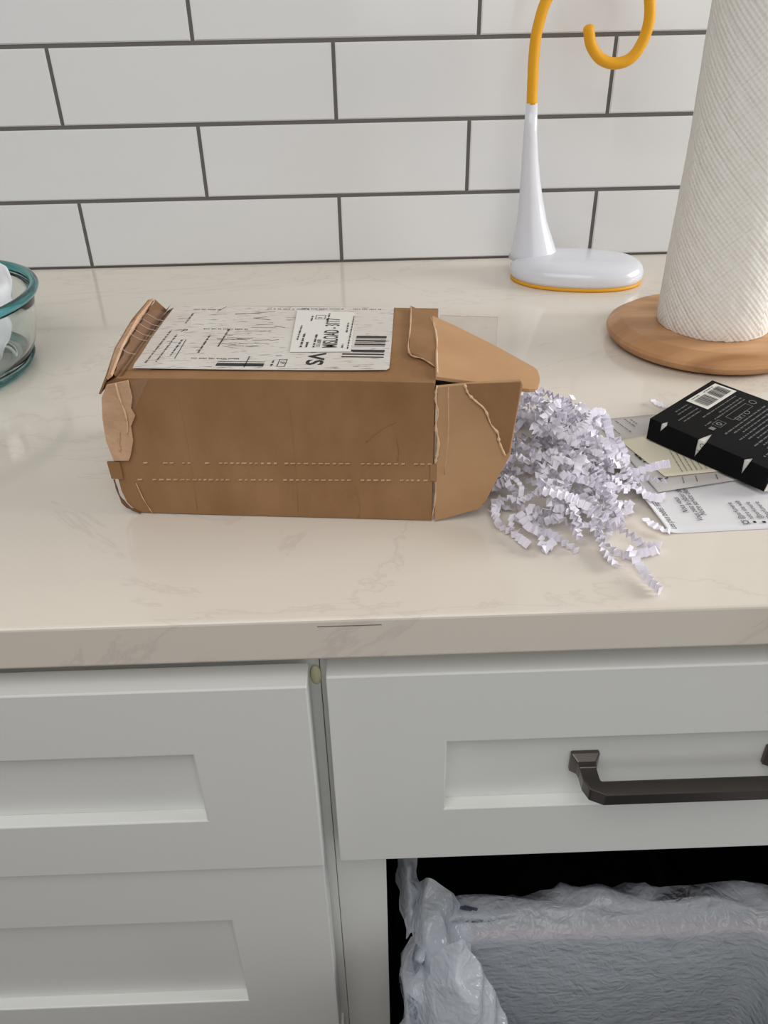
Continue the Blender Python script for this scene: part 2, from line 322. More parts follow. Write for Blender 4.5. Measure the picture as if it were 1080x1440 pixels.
def handle(parent, xc, zc, yp, half=.064):
    V = []; F = []
    for sx in (-1, 1):
        x = xc + sx * half; n = len(V)
        prof = [(yp, .0092, .0085), (yp - .003, .0092, .0085), (yp - .0075, .0062, .0060), (yp - .012, .0055, .0052)]
        for y, a, b in prof: V += [(x - a, y, zc - b), (x + a, y, zc - b), (x + a, y, zc + b), (x - a, y, zc + b)]
        for i in range(3):
            for k in range(4): F.append((n + i * 4 + k, n + i * 4 + (k + 1) % 4, n + i * 4 + 4 + (k + 1) % 4, n + i * 4 + 4 + k))
        F.append((n, n + 1, n + 2, n + 3)); F.append((n + 12, n + 13, n + 14, n + 15))
    # arms sweep outward and turn into the square bar
    yb = yp - .027
    pts = [(xc - half, yp - .010), (xc - half, yp - .020), (xc - half + .0015, yp - .0245), (xc - half + .006, yb),
           (xc + half - .006, yb), (xc + half - .0015, yp - .0245), (xc + half, yp - .020), (xc + half, yp - .010)]
    n = len(V); hw = .0054; hz = .0052
    for i, (x, y) in enumerate(pts):
        a = Vector(pts[max(i - 1, 0)]); b = Vector(pts[min(i + 1, len(pts) - 1)]); t = (b - a).normalized(); q = Vector((-t.y, t.x)) * hw
        zz = zc - .0005
        V += [(x - q.x, y - q.y, zz - hz), (x + q.x, y + q.y, zz - hz), (x + q.x, y + q.y, zz + hz), (x - q.x, y - q.y, zz + hz)]
    for i in range(len(pts) - 1):
        for k in range(4): F.append((n + i * 4 + k, n + i * 4 + (k + 1) % 4, n + i * 4 + 4 + (k + 1) % 4, n + i * 4 + 4 + k))
    F.append((n, n + 1, n + 2, n + 3)); m_ = n + (len(pts) - 1) * 4; F.append((m_, m_ + 1, m_ + 2, m_ + 3))
    h = mesh('handle', V, F, M_bronze, parent, bevel=.0011, seg=2); h['label'] = 'dark bronze square bar pull'; return h
handle(df, .2137, -.1395, -.6455)

nc = empty('base_cabinet', (.75, -.33, -.9)); tag(nc, 'white base cabinet past the right edge of the view, beside the waste bay', 'cabinet', 'base cabinets under the countertop')
carcass(nc, .4441, 1.05, ((-.06, -.0305), (-.246, -.212), (-.80, -.77)), M_paint)
handle(shaker('drawer_front', nc, .4487, 1.0455, -.2289, -.0488, -.655, .0723, .0545, .0595), .7471, -.1395, -.6455)
shaker('door_front', nc, .4487, 1.0455, -.7900, -.2320, -.655, .0723, .0723, .0723)

# pull-out with bin: the bay's door stands off the cabinet, past the bottom of the view
pd = empty('pull_out_door', (.21, -1.03, -.5)); tag(pd, 'white cabinet door of the waste pull-out drawn fully open below the frame', 'door')
shaker('door_front', pd, -.0137, .4392, -.79, -.235, -1.05, .0723, .0723, .0723)
for x in (.03, .39): box('slide_rail', x, x + .012, -1.028, -.10, -.765, -.745, M_bronze, pd)
box('bin_shelf', .042, .39, -1.028, -.62, -.762, -.755, M_paint, pd)
# bin
BX0, BX1, BY0, BY1, BZ = .048, .352, -.985, -.632, -.376
def rrect(x0, x1, y0, y1, r, n=10):
    out = []
    for cx, cy, a0 in ((x1 - r, y1 - r, 0), (x0 + r, y1 - r, 90), (x0 + r, y0 + r, 180), (x1 - r, y0 + r, 270)):
        for k in range(n + 1): a = math.radians(a0 + 90 * k / n); out.append((cx + r * math.cos(a), cy + r * math.sin(a)))
    return out
def resample(P, N):
    L = [0]
    for i in range(len(P)): L.append(L[-1] + (Vector(P[(i + 1) % len(P)]) - Vector(P[i])).length)
    out = []; j = 0
    for k in range(N):
        d = L[-1] * k / N
        while L[j + 1] < d: j += 1
        t = (d - L[j]) / max(L[j + 1] - L[j], 1e-9); out.append(Vector(P[j]).lerp(Vector(P[(j + 1) % len(P)]), t))
    return out
def loft(name, rings, m, parent=None, cap0=False, cap1=False, smooth=True, **kw):
    n = len(rings[0]); V = [v for r in rings for v in r]; F = []
    for i in range(len(rings) - 1):
        for k in range(n): F.append((i * n + k, i * n + (k + 1) % n, (i + 1) * n + (k + 1) % n, (i + 1) * n + k))
    if cap0: F.append(tuple(range(n)))
    if cap1: F.append(tuple((len(rings) - 1) * n + k for k in range(n)))
    return mesh(name, V, F, m, parent, smooth=smooth, **kw)
wb = empty('waste_bin', (.205, -.81, -.755)); tag(wb, 'dark red plastic waste bin standing in the open bay under a clear bag', 'bin')
def ring(off, z, r=.035): return [(x, y, z) for x, y in rrect(BX0 - off, BX1 + off, BY0 - off, BY1 + off, r)]
loft('bin_body', [ring(-.035, -.7545), ring(-.006, BZ - .02), ring(-.004, BZ - .001), ring(-.007, BZ - .001), ring(-.009, BZ - .02), ring(-.038, -.7500)], M_bing, wb, True, True)
loft('bin_rim', [ring(.0, BZ - .012), ring(-.004, BZ - .060), ring(-.002, BZ - .060), ring(.006, BZ - .014), ring(.009, BZ - .008), ring(.009, BZ), ring(.002, BZ + .004), ring(-.0035, BZ + .002), ring(-.0035, BZ - .01), ring(.0, BZ - .012)], M_binr, wb)
# bag
N = 260
base = resample(rrect(BX0, BX1, BY0, BY1, .04), N)
cen = Vector(((BX0 + BX1) / 2, (BY0 + BY1) / 2))
def outdir(p):
    d = Vector(((p.x - cen.x) / (BX1 - BX0) * 1.0, (p.y - cen.y) / (BY1 - BY0) * 1.0)); a = abs(d.x) ** 5; b = abs(d.y) ** 5
    return Vector((math.copysign(a, d.x), math.copysign(b, d.y))).normalized()
sec = [(-.050, -.33, 0), (-.045, -.26, .2), (-.038, -.20, .4), (-.031, -.14, .4), (-.026, -.10, .35), (-.021, -.06, .3), (-.0150, -.03, .2), (-.0105, -.012, .12), (-.0085, -.004, .1), (-.0075, .001, .1), (-.0060, .004, .1), (-.003, .0065, .3), (.003, .0095, .6),
       (.010, .0135, 1), (.015, .016, 1.2), (.019, .017, 1.4), (.024, .016, 1.6), (.029, .012, 1.8), (.033, .005, 1.9), (.040, .0, 1.9), (.038, -.015, 1.9), (.036, -.035, 1.9), (.034, -.06, 1.9), (.032, -.09, 2), (.030, -.12, 2)]
rings = []
for j, (of, dz, am) in enumerate(sec):
    rg = []
    for k, p in enumerate(base):
        d = outdir(p); q = p + d * of
        co = Vector((q.x * 14, q.y * 14, j * .25)); co2 = Vector((q.x * 24, q.y * 24, j * .75 + 9))
        f1 = noise.noise(co); f2 = noise.noise(co2); rid = 1 - abs(noise.noise(Vector((q.x * 17 + 5, q.y * 17, j * .55)))) * 3
        far = max(0, d.y); left = max(0, -d.x)
        grow = am * (.006 * f1 + .003 * f2 + .004 * rid)
        extra = 0
        if of > .01: extra = -.018 * left - .012 * far * (.5 + f1)
        zz = BZ + dz + am * (.005 * f1 + .0035 * f2 + .003 * rid)
        if of > .01 and left > .5: zz = max(zz, BZ - .015)
        if of > .02 and dz < 0 and far > .5: zz = max(zz, BZ - .055)
        rg.append((q.x + d.x * (grow + extra) * (1 if of > 0 else .35), q.y + d.y * (grow + extra) * (1 if of > 0 else .35), zz))
    rings.append(rg)
tb = empty('trash_bag', (.205, -.81, BZ)); tag(tb, 'translucent white plastic bag lining the dark red waste bin', 'bag')
loft('bag_liner', rings, M_bag, tb, True, False)
def crumple(name, c, rad, m, parent, seed, sub=4, fr=30, am=.25, sharp=.12):
    bm = bmesh.new(); bmesh.ops.create_icosphere(bm, subdivisions=sub, radius=1)
    for v in bm.verts:
        d = v.co.normalized(); s_ = Vector((seed * 3.1, seed * 1.7, seed))
        r = 1 + am * noise.noise(d * 1.6 + s_) + sharp * (1 - 2 * abs(noise.noise(d * 4 + s_))) + .05 * (1 - 2 * abs(noise.noise(d * 10 + s_)))
        v.co = Vector((d.x * rad[0] * r, d.y * rad[1] * r, d.z * rad[2] * r)) + Vector(c)
    me = bpy.data.meshes.new(name); bm.to_mesh(me); bm.free(); return finish(name, me, m, parent, True)
def sheet(name, rows, m, parent, am=.003, fr=40, seed=0, sub=6, solid=0):
    """rows of control points splined both ways, then wrinkled"""
    R_ = [spline(r, sub) for r in rows]; C_ = [spline([r[i] for r in R_], sub) for i in range(len(R_[0]))]
    nu = len(C_); nv = len(C_[0]); V = []
    for c in C_:
        for p in c:
            p = Vector(p); k = p * fr + Vector((seed, seed * 2, 0))
            w = am * (noise.noise(k) + .8 * (1 - 2 * abs(noise.noise(k * .7 + Vector((3, 3, 3))))) - .4)
            V.append(p + Vector((w * .5, -w * .6, w)))
    F = [(i * nv + j, (i + 1) * nv + j, (i + 1) * nv + j + 1, i * nv + j + 1) for i in range(nu - 1) for j in range(nv - 1)]
    return mesh(name, V, F, m, parent, smooth=True, solid=solid)
# loose gathered top of the bag hanging over the left side of the bin
sheet('bag_fold', [[(.050, -.690, -.300), (.058, -.690, -.283), (.069, -.690, -.272), (.079, -.692, -.287), (.086, -.694, -.306)],
                   [(.042, -.697, -.335), (.052, -.708, -.315), (.071, -.712, -.300), (.088, -.708, -.318), (.099, -.700, -.345)],
                   [(.037, -.705, -.375), (.050, -.724, -.350), (.072, -.732, -.335), (.096, -.724, -.352), (.112, -.712, -.380)],
                   [(.036, -.715, -.430), (.052, -.742, -.405), (.074, -.752, -.390), (.104, -.742, -.400), (.122, -.725, -.430)]], M_bag, tb, .006, 55, 2, 8)
sheet('bag_fold', [[(.045, -.598, -.352), (.053, -.606, -.332), (.070, -.612, -.342), (.090, -.618, -.366)],
                   [(.040, -.636, -.358), (.048, -.642, -.346), (.064, -.644, -.352), (.086, -.638, -.376)],
                   [(.040, -.668, -.385), (.048, -.672, -.376), (.062, -.674, -.372), (.080, -.668, -.385)]], M_bag, tb, .006, 50, 5, 7)
sheet('bag_fold', [[(.026, -.560, -.330), (.034, -.565, -.318), (.044, -.570, -.330)],
                   [(.028, -.590, -.350), (.036, -.595, -.338), (.048, -.600, -.350)],
                   [(.032, -.630, -.380), (.040, -.632, -.366), (.050, -.632, -.372)]], M_bag, tb, .006, 60, 8, 7)

# ------------------------------------------------------------------ cardboard mailer
al = math.radians(-5.7); ca, sa = math.cos(al), math.sin(al)
BO = Vector((.0534 - .198 * ca, -.569 - .198 * sa, 0)); SU = Vector((ca, sa, 0)); TU = Vector((-sa, ca, 0)); ZU = Vector((0, 0, 1))
def B(s, t, h): return BO + SU * s + TU * t + ZU * h
mb = empty('cardboard_box', BO + SU * .1 + TU * .06); tag(mb, 'brown corrugated cardboard box lying on the countertop with its right end open', 'box')
path = [(.199, .0958), (.15, .0962), (.10, .0964), (.05, .0962), (.012, .0958), (.005, .0925), (.0028, .087), (.001, .0756), (0, .062), (-.0008, .048), (-.0012, .030), (-.0008, .018), (.0015, .008), (.0065, .0018), (.012, .0009), (.06, .0006), (.13, .0006), (.1985, .0006)]
D = .124; th = .0028
nseg = 8; V = []; F = []
for s_, h_ in path:
    for j in range(nseg + 1):
        t_ = D * j / nseg; dome = .0008 * math.sin(math.pi * j / nseg) if h_ > .09 else 0
        V.append(B(s_, t_, h_ + dome))
n1 = nseg + 1
for i in range(len(path) - 1):
    for j in range(nseg): F.append((i * n1 + j, i * n1 + j + 1, (i + 1) * n1 + j + 1, (i + 1) * n1 + j))
front_ids = [i * n1 for i in range(len(path))]; back_ids = [i * n1 + nseg for i in range(len(path))]
# front/back panels as column strips so they can flex a little
def panel(ids):
    m_ = len(ids) // 2
    lo = list(reversed(ids[m_:])); up = ids[:m_]
    for i in range(m_ - 1): F.append((up[i], up[i + 1], lo[i + 1], lo[i]))
panel(front_ids); panel(back_ids)
body = mesh('box_body', V, F, M_card, mb, bevel=.0012, seg=2, solid=th, off=-1)
def poly(name, pts, m, parent, solid=.0028, off=0, bevel=0):
    me = mesh(name, pts, [tuple(range(len(pts)))], m, parent, solid=solid, off=off, bevel=bevel); return me
# perforation lines and tear strip
V = []; F = []
rp = random.Random(5)
for h0, h1, s0 in ((.0385, .0424, .018), (.0262, .0308, .012)):
    s_ = s0
    while s_ < .197:
        L_ = rp.uniform(.0016, .0030); f = s_ / .198; h_ = h0 + (h1 - h0) * f
        if rp.random() < .85:
            n = len(V); w = rp.uniform(.0002, .00036)
            V += [B(s_, -.0003, h_ - w), B(s_ + L_, -.0003, h_ - w + .0002), B(s_ + L_, -.0003, h_ + w), B(s_, -.0003, h_ + w)]; F.append((n, n + 1, n + 2, n + 3))
        s_ += L_ + rp.uniform(.0012, .0022)
pf = mesh('perforation', V, F, M_torn, mb, solid=.0014, off=0); pf['kind'] = 'stuff'
poly('tear_strip', [B(-.0050, -.0010, .0395), B(.0030, -.0010, .0398), B(.0030, -.0010, .0272), B(-.0045, -.0010, .0272)], M_card, mb, .0014)
poly('tear_strip', [B(.1970, -.0006, .0424), B(.2010, -.0008, .0424), B(.2010, -.0008, .0308), B(.1970, -.0006, .0306)], M_card, mb, .0010)
# front flap (bent slightly back) and its torn crease
def ff(s, h): return B(s, .11 * (s - .199), h)
poly('front_flap', [ff(.2002, .0938), ff(.2184, .0950), ff(.2480, .0960), ff(.2490, .0933), ff(.2468, .0729), ff(.2449, .0466), ff(.2408, .0368), ff(.2347, .0216), ff(.2324, .0154), ff(.2274, .0086), ff(.2132, .0044), ff(.2002, .0008)], M_cardin, mb, .0026, bevel=.0005)
def ridge(name, pts, r, m, flat=TU, parent=None):
    P = spline(pts, 4); r_ = random.Random(len(pts)); V, F = tubevf(P, [r * (.35 + .9 * r_.random()) for _ in P], 6); return mesh(name, V, F, m, parent or mb, smooth=True)
ridge('torn_crease', [ff(.2155, .0955) - TU * .0022, ff(.2178, .0896) - TU * .0024, ff(.222, .0849) - TU * .0024, ff(.2281, .0788) - TU * .0024, ff(.232, .0694) - TU * .0024, ff(.2365, .0631) - TU * .0024, ff(.2377, .0573) - TU * .0024, ff(.2418, .0474) - TU * .0020], .0009, M_edge)
poly('torn_layer', [ff(.2155, .0953) - TU * .0018, ff(.2165, .0896) - TU * .0018, ff(.221, .0849) - TU * .0018, ff(.2270, .0788) - TU * .0018, ff(.231, .0694) - TU * .0018, ff(.2355, .0631) - TU * .0018, ff(.2367, .0573) - TU * .0018, ff(.2418, .0474) - TU * .0016, ff(.2440, .050) - TU * .0016, ff(.2462, .0729) - TU * .0016, ff(.2475, .0952) - TU * .0016], M_card, mb, .0006)
ridge('torn_crease', [B(.2000, -.0012, .0945), B(.1993, -.0014, .0866), B(.2009, -.0014, .0775), B(.1998, -.0014, .0682), B(.2015, -.0014, .0587), B(.2008, -.0014, .049), B(.1999, -.0014, .0430)], .0010, M_edge)
ridge('torn_crease', [B(.2003, -.0010, .0300), B(.2006, -.0010, .0238), B(.2000, -.0010, .0132), B(.1985, -.0010, .0023)], .0006, M_torn)
ridge('fold_mark', [ff(.2065, .0935) - TU * .0013, ff(.2072, .06) - TU * .0013, ff(.2055, .035) - TU * .0013], .0005, M_torn)
# top flap drooping to the right
def tf(s, t): return B(s, t, .0968 - .2 * (s - .199))
poly('top_flap', [tf(.1989, .0040), tf(.1975, .05), tf(.1946, .102), tf(.2105, .091), tf(.238, .0685), tf(.2593, .0474), tf(.2612, .0440), tf(.2618, .0380), tf(.2618, .0320), tf(.2612, .0260), tf(.2596, .0190), tf(.2574, .0150), tf(.254, .0128), tf(.25, .0118), tf(.225, .0080)], M_cardin, mb, .0026, bevel=.0005)
ridge('torn_crease', [B(.2000, .008, .0982), B(.1992, .03, .0984), B(.1988, .06, .0984), B(.1965, .085, .0984), B(.1935, .103, .0976)], .0007, M_edge)
poly('lid_layer', [B(.1799, .1209, .0978), B(.1815, .0727, .0982), B(.1821, .0385, .0978), B(.1911, .029, .0978), B(.1985, .0187, .0974), B(.198, .0731, .0980), B(.1930, .1057, .0978)], M_card, mb, .0012)
ridge('torn_crease', [B(.1799, .1209, .0980), B(.1812, .0800, .0985), B(.1821, .0385, .0980), B(.1911, .029, .0980), B(.1985, .0187, .0976)], .0006, M_torn)
# left end: raised torn lip, inner fold, peeled layer
poly('lid_lip', [B(.0072, -.002, .0962), B(.0000, .035, .0990), B(-.0040, .080, .1010), B(-.0070, .1236, .0995), B(-.0038, .1250, .1005), B(.0000, .080, .1030), B(.0045, .035, .1010), B(.0105, -.002, .0985)], M_torn, mb, .0016)
poly('lid_side', [B(.0005, -.0015, .0860), B(.0072, -.002, .0975), B(.0000, .035, .1000), B(-.0040, .080, .1020), B(-.0070, .1236, .1005), B(-.0062, .1236, .0840), B(-.0040, .06, .0840)], M_card, mb, .0012)
V = []; F = []
for j in range(21):
    t_ = .002 + .12 * j / 20; w = .0006 * math.sin(j * 2.1)
    V += [B(.0100 - .095 * t_ + w, t_, .0974 + .004 * min(1, j / 8)), B(.0128 - .060 * t_ + w, t_, .0940), B(.0150 - .052 * t_, t_, .0974)]
for j in range(20):
    for k in range(2): F.append((j * 3 + k, j * 3 + k + 1, j * 3 + 4 + k, j * 3 + 3 + k))
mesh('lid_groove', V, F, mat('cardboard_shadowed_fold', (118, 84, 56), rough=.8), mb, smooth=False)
pe = [(.0062, .0924), (.0197, .0953), (.02, .0839), (.0178, .0769), (.0195, .0722), (.0154, .0649), (.0149, .0551), (.0115, .0451), (.0094, .041), (-.0002, .0407), (-.0022, .0548), (-.0012, .0695), (.0012, .0836)]
poly('peeled_layer', [B(s, -.0016, h) for s, h in pe], M_torn, mb, .0014, bevel=.0004)
ridge('torn_crease', [B(.0120, -.0024, .0935), B(.0125, -.0028, .085), B(.0140, -.0030, .076), B(.0142, -.0030, .068), B(.0125, -.0028, .060)], .0007, M_edge)
ridge('torn_crease', [B(.0080, -.0024, .062), B(.0065, -.0028, .056), B(.0055, -.0028, .048)], .0008, M_torn)
ridge('torn_crease', [B(.0105, -.0008, .0240), B(.0130, -.0008, .0120), B(.0170, -.0008, .0015)], .0005, M_torn)
ridge('torn_crease', [B(-.0035, -.0006, .0260), B(-.0022, -.0010, .014), B(.0015, -.0010, .006), B(.0090, -.0008, .0012)], .0011, mat('crushed_corner', (110, 80, 56), rough=.85))
for i_, pts_ in enumerate(([(.158, .0560), (.166, .0640), (.176, .0705)], [(.150, .0240), (.153, .0100), (.1515, .0010)], [(.176, .0620), (.1775, .0500), (.1770, .0440)])):
    ridge('fold_mark', [B(s_, -.00005, h_) for s_, h_ in pts_], .00042, M_card)
for s_ in (.0470, .1130): ridge('fold_mark', [B(s_, -.00002, .093), B(s_ + .001, -.00002, .05), B(s_, -.00002, .004)], .00025, M_card)
# label
lab = [(.0187, .0105), (.0176, .0179), (.0172, .03), (.0162, .0425), (.0150, .058), (.0145, .073), (.0136, .0984), (.0128, .1199), (.0500, .1193), (.0911, .1188), (.13, .1192), (.1681, .1192), (.169, .0969), (.1704, .0589), (.1713, .0304), (.1716, .0155), (.170, .0130), (.152, .0118), (.1227, .0109), (.0719, .0104), (.046, .0104)]
LZ = .09755
sl = poly('shipping_label', [B(s, t, LZ) for s, t in lab], M_label, mb, .0002, off=1); sl['label'] = 'scuffed white shipping label with black print'
pr = Print(B(0, 0, LZ + .0003), SU, TU)
pr.text('VS', .1216, .0365, .0142, -math.pi / 2, 1.22, bold=.0004)
pr.text('1', .1010, .0330, .0060, -math.pi / 2)
pr.frame(.1045, .0150, .1095, .0262, .0005); pr.text('UP', .1057, .0240, .0042, -math.pi / 2, .9); pr.words(.1012, .0158, .010, .0020, math.pi / 2, 4)
for a, b, t0, t1 in ((.1475, .1668, .0620, .0655), (.1475, .1668, .0560, .0585), (.1475, .1668, .0500, .0525), (.1415, .1672, .0395, .0425), (.1415, .1672, .0345, .0365), (.1415, .1672, .0305, .0320)):
    pr.rect(a, t0, b, t1)
for t0 in (.0600, .0540, .0480, .0385): pr.rect(.1475, t0, .1668, t0 + .0007)
pr.rect(.0677, .0150, .0965, .0195); pr.rect(.0677, .0215, .0965, .0221)
pr.rect(.0850, .0135, .0856, .0300)
rr = random.Random(11)
for i in range(26):      # thin ruled columns and scribbled abrasions
    s_ = rr.uniform(.058, .098); t_ = rr.uniform(.045, .105); L_ = rr.uniform(.004, .018); a = rr.uniform(-.35, .35)
    pr.bar(s_, t_, s_ + L_ * math.cos(a), t_ + L_ * math.sin(a), rr.uniform(.0002, .0006))
for i, (s_, t_, L_, ang) in enumerate(((.024, .018, .055, 1.57), (.030, .020, .045, 1.57), (.036, .030, .026, 1.57), (.052, .035, .03, 1.57), (.062, .045, .03, 1.57), (.028, .112, .02, 0), (.080, .1140, .03, 0), (.104, .1150, .03, 0), (.140, .1150, .02, 0), (.030, .085, .02, 1.57), (.045, .075, .03, 0), (.050, .026, .03, 0))):
    pr.words(s_, t_, L_, .0018, ang, 30 + i)
pr.text('P', .0305, .0700, .007, -.3)
pr.bar(.0400, .0250, .0385, .0560, .0005); pr.bar(.046, .108, .050, .118, .0005)
pr.build('label_print', M_ink, mb)
st = poly('overlay_sticker', [B(.1090, .0365, LZ + .00055), B(.1465, .0385, LZ + .00055), B(.1425, .1075, LZ + .00055), B(.1018, .1100, LZ + .00055)], M_white, mb, .0002, off=1); st['label'] = 'white sticker reading MISLOAD - 3117'
p2 = Print(B(0, 0, LZ + .00095), SU, TU)
p2.text('MISLOAD - 3117', .1372, .0440, .0134, math.pi / 2 + .075, .54, bold=.00008)
p2.text('135-2608', .1264, .0440, .0038, math.pi / 2 + .04, .9); p2.words(.1225, .0440, .022, .0022, 1.61, 1); p2.words(.1180, .0440, .010, .0022, 1.61, 2); p2.words(.1145, .0440, .024, .0020, 1.61, 3)
p2.words(.1105, .056, .026, .0016, 1.61, 4); p2.words(.1145, .090, .010, .0018, 1.61, 6); p2.frame(.1165, .0935, .1232, .1010, .0004); p2.words(.1185, .0960, .003, .0016, 0, 3); p2.words(.1258, .0850, .020, .0020, 1.61, 8)
p2.words(.1405, .0440, .006, .0018, 1.61, 9); p2.words(.1440, .0420, .058, .0014, 1.60, 10)
p2.build('sticker_print', M_ink, mb)
p3 = Print(B(0, 0, LZ + .00095), SU, TU); p3.words(.1405, .070, .018, .0016, 1.61, 12); p3.build('sticker_print', M_inkblue, mb)
# clear packing tape wrapped over the left end
V = []; F = []; NT = 26
for j in range(NT + 1):
    t_ = .006 + .098 * j / NT; w = .0007 * math.sin(j * 1.9)
    for s_, h_ in ((-.0035 - .0005 * j / NT, .0995 + w), (.004, .1012 + w), (.011, .0984 + w * .5), (.019, .0986), (.0305, .0984)): V.append(B(s_ + (.0 if s_ < .03 else .004 * math.sin(j * .4)), t_, h_))
for j in range(NT):
    for k in range(4): F.append((j * 5 + k, j * 5 + k + 1, j * 5 + 6 + k, j * 5 + 5 + k))
mesh('packing_tape', V, F, M_tape, mb)
poly('packing_tape', [B(.0204, -.0009, .0944), B(.0316, -.0009, .0958), B(.0213, -.0009, .0788), B(.0179, -.0009, .0726)], M_tape, mb, .0002)
for t_, k in ((.052, 0), (.060, 1), (.070, 0), (.078, 1), (.088, 0), (.030, 1)):
    tube('tape_wrinkle', [B(-.003, t_ + .002 * k, .1018), B(.004, t_, .1030), B(.010, t_ - .001, .0996), B(.015, t_ - .002, .0990)], .00018, M_filme, mb, 5)
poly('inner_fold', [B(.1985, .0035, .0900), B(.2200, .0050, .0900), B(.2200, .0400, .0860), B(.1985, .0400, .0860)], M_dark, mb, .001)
# clear film standing out behind the top flap
fm = poly('clear_film', [B(.200, .1430, .0838), B(.2416, .1400, .0838), B(.2355, .040, .0838), B(.200, .040, .0838)], M_film, mb, .0002); fm['label'] = 'clear plastic film sticking out past the flap'
tube('film_edge_highlight', [B(.2000, .1430, .0839), B(.2416, .1400, .0839), B(.2355, .0400, .0839)], .00022, M_filme, mb, 5)  # pale tube paints the highlight running along the film's edge

# ------------------------------------------------------------------ baby-bottle style lamp / stand
lt = empty('desk_lamp', (.2535, -.087, 0)); tag(lt, 'white plastic gooseneck stand with a yellow hooked arm by the tiled wall', 'lamp')
LC = (.2545, -.0885)
def oval(rx, ry, z, dx=0, n=72):
    out = []
    for k in range(n):
        a = 2 * math.pi * k / n; c, s_ = math.cos(a), math.sin(a); e = .88
        x = math.copysign(abs(c) ** e, c) * rx; y = math.copysign(abs(s_) ** e, s_) * ry
        x, y = x * math.cos(-.20) - y * math.sin(-.20), x * math.sin(-.20) + y * math.cos(-.20)
        out.append((LC[0] + dx + x, LC[1] + y, z))
    return out
loft('base_ring', [oval(.071, .0475, 0.0), oval(.0725, .0490, .0008), oval(.0725, .0490, .0035), oval(.070, .047, .0042)], M_lampy, lt, True, True)['label'] = 'yellow rubber foot ring'
loft('lamp_base', [oval(.0715, .0480, .0036), oval(.0735, .0500, .0075), oval(.0738, .0503, .013), oval(.0715, .0482, .0185), oval(.066, .043, .0225), oval(.055, .0345, .0252), oval(.035, .021, .0268), oval(.012, .007, .0273)], M_lampw, lt, True, True)
prof = [(.2098, .0285, .019), (.2092, .0262, .026), (.2072, .0212, .042), (.2045, .0165, .060), (.2020, .0135, .080), (.1995, .0110, .100), (.1970, .0088, .125), (.1953, .0071, .150), (.1945, .0060, .178)]
rings = []
for x, r, z in prof: rings.append([(x + r * math.cos(2 * math.pi * k / 40), -.066 - (.010 if z < .03 else .010 * max(0, 1 - z / .12)) * 0 + r * .9 * math.sin(2 * math.pi * k / 40), z) for k in range(40)])
loft('lamp_stem', rings, M_lampw, lt, True, True)
hk = [(.1945, -.066, .177), (.1935, -.066, .200), (.1930, -.066, .222), (.1945, -.066, .244), (.2020, -.066, .270), (.2200, -.066, .293), (.2480, -.066, .306), (.2760, -.066, .300), (.2960, -.066, .282), (.3045, -.066, .258), (.3030, -.066, .236), (.2930, -.066, .218), (.2770, -.066, .2125), (.2610, -.066, .217), (.2500, -.066, .229), (.2455, -.066, .2435)]
hp = spline(hk, 10); tube('arm', hp + [hp[-1] + Vector((-.0006, 0, .0022)), hp[-1] + Vector((-.0009, 0, .0034))], [.0056] * len(hp) + [.0046, .0020], M_lampy, lt, 16)['label'] = 'yellow flexible arm ending in a hook'
pb = Print((.300, -.098, .0268), Vector((.98, -.2, -.10)), Vector((.2, .98, -.06)))
for dx, dy in ((0, 0), (.006, .002), (-.006, -.001), (.003, .007), (-.003, .006)):
    lathe('touch_mark', [(0, 0), (.0022, 0), (.0024, .0004), (.0014, .0007), (0, .0008)], (.2995 + dx, -.101 + dy, .0228 - dx * .22), M_lampw, lt, 16)

# ------------------------------------------------------------------ paper towel and wooden holder
HB = (.3335, -.2815)
th_ = empty('towel_holder', (HB[0], HB[1], 0)); tag(th_, 'round brown wooden paper towel holder resting on the countertop', 'holder')
o = lathe('wooden_base', [(0, 0), (.078, 0), (.087, .0035), (.0905, .0075), (.0915, .0100), (.0903, .0130), (.0790, .0200), (.0, .0200)], (HB[0], HB[1], 0), M_wood, th_, 128); autosmooth(o, 25)
lathe('dowel', [(0, .0201), (.0085, .0201), (.0085, .325), (.007, .330), (0, .332)], (.3345, -.2880, 0), M_wood, th_, 32)
pt_ = empty('paper_towel_roll', (.3345, -.288, .02)); tag(pt_, 'white embossed paper towel roll standing on the wooden holder', 'paper towel')
NR, NZ = 160, 60; V = []; F = []; R0 = .0490; TX, TY = .3345, -.2880
for j in range(NZ + 1):
    for k in range(NR + 1):
        a = 2 * math.pi * k / NR; z = .0203 + .279 * j / NZ
        r = R0 + .0010 * noise.noise(Vector((math.cos(a) * 1.5, math.sin(a) * 1.5, z * 9))) + .0011 * (k / NR) + .0005 * noise.noise(Vector((math.cos(a) * 9, math.sin(a) * 9, z * 60)))
        if j == 0: r -= .0012; z += .0006 * noise.noise(Vector((a * 9, 0, 0)))
        V.append((TX + r * math.cos(a - 1.1), TY + r * math.sin(a - 1.1), z))
w_ = NR + 1
for j in range(NZ):
    for k in range(NR): F.append((j * w_ + k, j * w_ + k + 1, (j + 1) * w_ + k + 1, (j + 1) * w_ + k))
me = bpy.data.meshes.new('towel_sheet'); me.from_pydata(V, [], F); uvl = me.uv_layers.new(name='UVMap')
for p in me.polygons:
    for li in p.loop_indices:
        vi = me.loops[li].vertex_index; k = vi % w_; j = vi // w_; uvl.data[li].uv = (k / NR * 2 * math.pi * R0, .279 * j / NZ)
finish('towel_sheet', me, M_towel, pt_, True)
for z in (.0204, .2990): lathe('roll_end', [(.0205, 0), (.0482, 0), (.0482, .0004), (.0205, .0004), (.0205, 0)], (TX, TY, z), M_white, pt_, 96, False)
lathe('cardboard_core', [(.0195, .0203), (.0205, .0203), (.0205, .2995), (.0195, .2995), (.0195, .0203)], (TX, TY, 0), M_cardin, pt_, 48)

